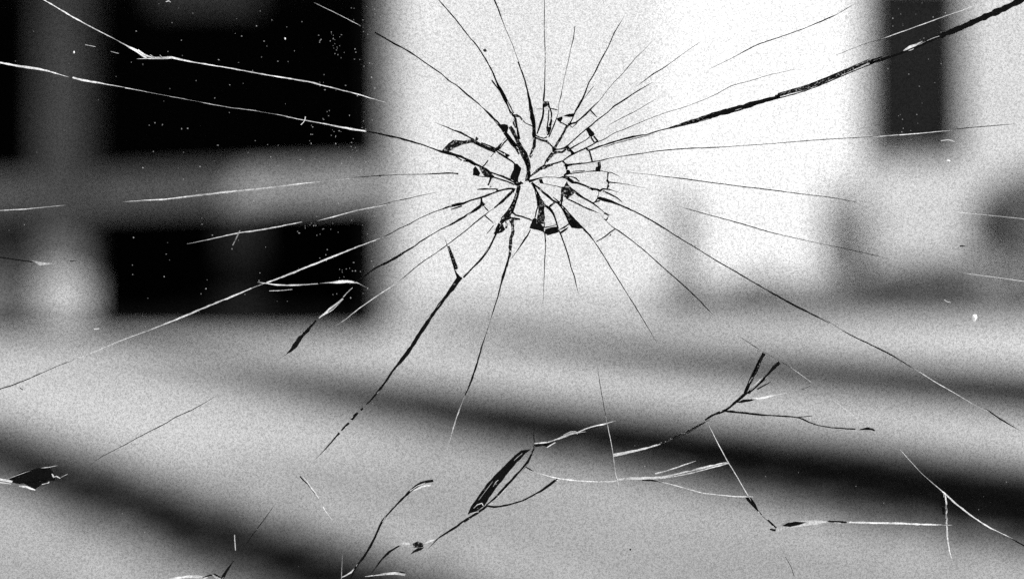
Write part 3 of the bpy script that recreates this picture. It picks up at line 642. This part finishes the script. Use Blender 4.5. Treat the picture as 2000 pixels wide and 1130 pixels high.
CHIPS = [
 ("M", "862,294 875,280 885,273 905,275 922,272 929,274 931,280 920,279 905,281 890,287 877,295 870,297"),
 ("D", "985,297 997,303 991,307 987,305"),
 ("D", "965,291 972,285 981,277 985,271 978,285 975,293 968,296"),
 ("D", "1004,319 1011,320 1018,329 1015,340 1012,352 1013,357 1008,361 996,352 997,343 1003,330"),
 ("D", "923,342 924,330 928,324 932,328 938,338 936,343"),
 ("M", "936,325 945,328 953,335 958,345 946,344 940,336"),
 ("D", "974,243 985,242 992,244 993,250 990,260 985,258"),
 ("M", "1063,198 1070,197 1073,207 1075,212 1068,207 1063,209"),
 ("D", "1067,248 1077,247 1077,252 1073,262 1068,264"),
 ("D", "1100,226 1112,222 1122,221 1119,228 1105,227"),
 ("D", "1087,231 1098,227 1099,232 1095,238 1090,236"),
 ("D", "1078,285 1085,288 1085,296 1079,298"),
 ("D", "1108,283 1113,288 1117,293 1123,298 1116,303 1115,297 1108,294 1106,290"),
 ("D", "1144,252 1150,248 1160,259 1162,262 1156,267 1151,265"),
 ("D", "1102,322 1110,320 1122,319 1110,325 1105,326"),
 ("D", "1107,331 1112,332 1115,339 1103,343 1101,341 1106,337"),
 ("D", "1167,316 1173,315 1174,325 1173,335 1163,334 1164,326 1168,325"),
 ("D", "1052,350 1058,349 1062,357 1065,359 1055,358"),
 ("M", "1107,353 1110,360 1118,367 1125,373 1119,380 1110,388 1103,385 1099,380 1100,368"),
 ("D", "1034,446 1040,428 1045,425 1052,432 1060,440 1063,443 1063,454 1048,449"),
 ("D", "1064,448 1075,444 1088,442 1092,453 1080,457 1070,460 1065,456"),
 ("D", "1093,454 1102,447 1111,442 1107,448 1097,456"),
 ("D", "1064,443 1076,441 1088,438 1088,440 1076,443 1064,446"),
 ("D", "1093,447 1102,442 1112,436 1113,438 1103,445 1093,449"),
 ("D", "1113,440 1116,428 1122,426 1130,435 1139,446 1128,447 1117,445"),
 ("D", "977,434 984,442 987,448 981,454 969,457 977,449 979,442"),
 ("D", "938,386 942,386 943,396 948,397 935,405 938,397"),
 ("D", "1168,384 1180,386 1200,393 1195,396 1175,392 1168,389"),
 ("W", "60,509 85,513 107,515 90,517 75,518 68,514"),
 ("D", "15,936 40,922 75,914 95,913 103,922 100,930 108,938 95,940 75,941 35,946 18,942"),
 ("D", "45,945 80,939 93,941 82,946 66,956 55,950"),
 ("D", "801,1083 806,1077 815,1071 828,1070 822,1075"),
 ("M", "806,1062 815,1058 826,1061 826,1069 808,1071"),
 ("D", "913,1005 920,990 935,968 950,947 965,930 985,910 1005,890 1018,880 1037,877 1026,886 1010,903 995,920 980,940 970,952 956,972 947,987 930,1000"),
 ("D", "1044,867 1060,865 1080,861 1090,858 1068,873 1060,871 1045,874"),
 ("D", "1440,787 1452,781 1478,779 1465,784 1450,787"),
 ("W", "1510,1038 1520,1030 1530,1028 1545,1030 1560,1026 1577,1020 1555,1018 1590,1016 1620,1019 1600,1024 1570,1028 1540,1032 1520,1039"),
 ("W", "1528,1026 1538,1021 1555,1017.5 1540,1021 1530,1027"),
 ("D", "1530.5,1027.5 1540,1021.5 1555,1018.5 1576,1020.5 1560,1025.5 1545,1029.5"),
]
CHIP_LABEL = {29: "black wedge shaped chip at the left edge low down", 33: "long black leaf shaped chip near the bottom", 28: "bright wedge chip at the left edge",
              36: "white sliver chip with a dark eye at the lower right"}

EDGES = [("W", "-5,936,4 10,938,4 22,941,4"), ("W", "-5,942,3 20,945,1.6"), ("W", "25,931,1.4 60,918,1.6 95,912,1.6"), ("W", "100,925,2 103,932,3 108,930,2 116,934,1.6"),
         ("W", "36,949,2 50,951,4 60,955,3 67,957,1.6"), ("W", "80,946,2 94,942,3"), ("W", "118,932,1 130,926,.8")]
CRACKS.append(("bright rim round the black wedge chip at the left edge", EDGES))

for i, (lab, strokes) in enumerate(CRACKS):
    rnd = random.Random(100 + i)
    bm = bmesh.new()
    for mat, s in strokes:
        pts = parse(s)
        stroke(bm, mat, taper_ends(pts), rnd, -0.0008 if lab and lab.startswith("pale curls") else 0.0)
        if mat == "D" and len(pts) > 2 and max(q[2] for q in pts) >= 4:
            for _ in range(max(1, len(pts) // 5)):          # painted glints: pale slivers along the break
                k = rnd.randrange(0, len(pts) - 1)
                (x0, y0, w0), (x1, y1, w1) = pts[k], pts[k + 1]
                L = math.hypot(x1 - x0, y1 - y0) or 1
                off = rnd.uniform(-.38, .38)
                nx, ny = -(y1 - y0) / L, (x1 - x0) / L
                t0 = rnd.uniform(0, .5)
                t1 = min(1, t0 + rnd.uniform(.25, .6))
                a = [(x0 + (x1 - x0) * t + nx * off * w0, y0 + (y1 - y0) * t + ny * off * w0, w) for t, w in ((t0, .7), ((t0 + t1) / 2, rnd.uniform(1.0, 1.9)), (t1, .6))]
                if w0 >= 3.5:
                    stroke(bm, "W", a, rnd, -0.0007)
    o = from_bm("crack", bm, [M_DARK, M_HACK, M_BRIGHT], pane)
    if lab:
        o["label"] = lab

for i, (mat, s) in enumerate(CHIPS):
    rnd = random.Random(500 + i)
    bm = bmesh.new()
    facet(bm, mat, parse(s), rnd)
    o = from_bm("chip", bm, [M_DARK, M_HACK, M_BRIGHT], pane)
    if i in CHIP_LABEL:
        o["label"] = CHIP_LABEL[i]

# loosened shards of the impact, each a clear flake standing a little proud of the sheet
SHARDS = ["876,297 890,288 907,281 925,278 963,297 944,328 905,309", "966,299 985,308 1003,318 996,350 958,336 947,327", "990,272 1008,290 1015,300 990,301 975,292",
          "1012,312 1022,308 1028,325 1027,350 1014,356 1018,330", "1008,232 1040,247 1042,270 1034,303 1016,272", "1057,246 1063,212 1071,212 1069,262 1052,266",
          "1046,270 1074,282 1080,292 1064,320 1038,343 1037,305", "1076,276 1078,256 1090,238 1106,246 1082,288", "1107,252 1114,246 1128,240 1152,216 1165,232 1120,273 1090,289",
          "1083,302 1107,295 1113,303 1097,312 1067,323", "1042,347 1098,316 1106,330 1100,343 1060,346", "1102,316 1142,291 1152,297 1156,314 1110,320", "1112,325 1166,317 1166,333 1116,338",
          "1110,343 1187,338 1187,366 1170,370 1122,354", "1066,349 1100,349 1106,354 1100,363 1067,358", "1045,356 1060,360 1097,368 1096,392 1064,375", "1022,361 1036,357 1049,378 1050,402 1042,427 1004,416 1014,380",
          "1052,373 1078,391 1080,394 1072,400 1060,395", "1065,406 1072,409 1087,439 1065,443", "1079,406 1086,398 1095,404 1112,436 1093,446", "1112,360 1165,373 1167,386 1157,393 1123,371",
          "1104,391 1119,382 1123,378 1155,399 1179,417 1180,430 1142,446 1104,403", "961,348 1003,362 973,372 955,367", "1124,299 1119,289 1152,269 1160,278 1144,288", "1171,318 1186,316 1186,335 1174,333"]
for i, s in enumerate(SHARDS):
    pts = parse(s)
    rnd = random.Random(900 + i)
    cx = sum(q[0] for q in pts) / len(pts)
    cy = sum(q[1] for q in pts) / len(pts)
    ax, az = rnd.uniform(-.01, .01), rnd.uniform(-.01, .01)
    fr, bk = [], []
    bm = bmesh.new()
    for x, y in pts:
        d = -0.0012 + (x - cx) * PX * ax + (y - cy) * PX * az
        x, y = cx + (x - cx) * 0.97, cy + (y - cy) * 0.97
        fr.append(bm.verts.new(P(x, y, d - 0.0002)))
        bk.append(bm.verts.new(P(x, y, d + 0.0006)))
    bm.faces.new(fr)
    bm.faces.new(bk[::-1])
    for k in range(len(pts)):
        j = (k + 1) % len(pts)
        bm.faces.new((fr[k], fr[j], bk[j], bk[k])).material_index = 1
    from_bm("shard", bm, [M_SHARD[i % 3], M_HACK], pane)

# ------------------------------------------------------------------ things stuck to the glass
Y_ON = -0.0004


def disc(V, F, px, py, r, rnd, y=Y_ON, ring=0.0):
    n = 8
    k = len(V)
    c = P(px, py, y)
    e = rnd.uniform(.7, 1.3)
    out = []
    for j in range(n):
        a = 6.2832 * j / n
        rr = r * rnd.uniform(.75, 1.2)
        out.append((math.cos(a) * rr * e, math.sin(a) * rr / e))
    if ring:
        for x, z in out:
            V.append(c + Vector((x * PX, 0, z * PX)))
        for x, z in out:
            V.append(c + Vector((x * PX * ring, -0.00005, z * PX * ring)))
        for j in range(n):
            if rnd.random() < .75:
                F.append((k + j, k + (j + 1) % n, k + n + (j + 1) % n, k + n + j))
    else:
        for x, z in out:
            V.append(c + Vector((x * PX, 0, z * PX)))
        V.append(c + Vector((0, -r * PX * .6, 0)))
        for j in range(n):
            F.append((k + j, k + (j + 1) % n, k + n))


V, F = [], []
rd = random.Random(21)
for _ in range(150):
    x = 735 - rd.random() ** 1.6 * 480
    y = rd.uniform(-5, 640)
    disc(V, F, x, y, rd.choice((.7, .8, .9, 1.1, 1.4)) * 1.0, rd)
for _ in range(26):
    cx_, cy_ = rd.uniform(600, 725), rd.uniform(0, 560)
    for _ in range(rd.randint(2, 5)):
        disc(V, F, cx_ + rd.gauss(0, 6), cy_ + rd.gauss(0, 7), rd.uniform(.6, 1.2), rd)
for _ in range(190):
    disc(V, F, rd.uniform(0, 2000), rd.uniform(0, 1130), rd.uniform(.5, 1.1), rd)
for _ in range(45):
    disc(V, F, rd.uniform(1705, 1860), rd.uniform(0, 300), rd.uniform(.7, 1.3), rd)
me = bpy.data.meshes.new("dust")
me.from_pydata(V, [], F)
dust = link("dust", me, M_DUST)
dust.location = (0, 0, EYE)
tag(dust, "fine pale dust specks scattered over the glass", "dust", kind="stuff")


def fleck(name, label, cat, px, py, r, mat, seed, group=None):
    V, F = [], []
    disc(V, F, 1000, 440, r, random.Random(seed))
    me = bpy.data.meshes.new(name)
    me.from_pydata(V, [], F)
    o = link(name, me, mat)
    o.location = P(px, py) + Vector((0, 0, EYE))
    return tag(o, label, cat, group)


fleck("white_fleck", "largest round white fleck stuck to the glass over the grey lawn", "fleck", 1903, 620, 6.2, M_LINT, 1, "white flecks on the glass")
fleck("white_fleck", "small white fleck just below the dark window", "fleck", 1852, 314, 2.8, M_LINT, 2, "white flecks on the glass")
fleck("white_fleck", "tiny white fleck alone on the black barn", "fleck", 557, 76, 1.9, M_LINT, 3, "white flecks on the glass")
fleck("white_fleck", "tiny white fleck above the pale post", "fleck", 145, 102, 2.2, M_LINT, 4, "white flecks on the glass")
fleck("black_fleck", "black fleck above the impact beside a radiating crack", "fleck", 947, 99, 3.2, M_SOOT, 5, "black flecks on the glass")
fleck("black_fleck", "black fleck on the level crack left of the impact", "fleck", 742, 343, 2.6, M_SOOT, 6, "black flecks on the glass")
fleck("black_fleck", "black fleck alone near the bottom of the glass", "fleck", 1231, 1072, 2.4, M_SOOT, 7, "black flecks on the glass")
fleck("black_fleck", "black fleck over the rim of the impact at its upper left", "fleck", 931, 271, 3.6, M_SOOT, 8, "black flecks on the glass")


def fibre(label, s, mat, seed):
    rnd = random.Random(seed)
    pts = densify(parse(s), 0.3, rnd)
    x0, y0 = pts[0][0], pts[0][1]
    bm = bmesh.new()
    prev = None
    for i, (x, y, w_) in enumerate(pts):
        a, c = pts[max(i - 1, 0)], pts[min(i + 1, len(pts) - 1)]
        d = Vector((c[0] - a[0], c[1] - a[1])).normalized()
        nx, ny = -d.y, d.x
        base = P(1000 + x - x0, 440 + y - y0, Y_ON)
        cur = []
        for t in (0, 2.09, 4.19):
            cur.append(bm.verts.new(base + Vector((nx * math.cos(t) * w_ * PX / 2, math.sin(t) * w_ * PX / 2, -ny * math.cos(t) * w_ * PX / 2))))
        if prev:
            for k in range(3):
                bm.faces.new((prev[k], prev[(k + 1) % 3], cur[(k + 1) % 3], cur[k]))
        else:
            bm.faces.new(cur)
        prev = cur
    bm.faces.new(prev)
    o = from_bm("lint_fibre", bm, mat)
    o.location = P(x0, y0) + Vector((0, 0, EYE))
    return tag(o, label, "fibre", "lint fibres on the glass")


fibre("short curved white fibre crossing the pale crack over the barn", "597,228,2 596,234,2 593,239,1.8 588,244,1.6", M_LINT, 1)
fibre("grey straight fibre hanging under the barn rail", "469,450,2.6 463,463,3 455,479,2.2", M_DUST, 2)
fibre("arched white fibre at the foot of the dark window", "1837,275,1.6 1850,273,2.4 1858,274,2.6 1864,277,2.4", M_LINT, 3)
fibre("tiny bent white fibre over the grey lawn", "1844,585,2 1850,589,2 1856,590,1.6", M_LINT, 4)
fibre("tiny white fibre at the foot of the pale post", "184,642,2.6 194,641,2", M_LINT, 5)
fibre("curled white fibre at the top edge over the barn", "324,4,1.2 330,2,2.4 334,5,1.4", M_LINT, 6)
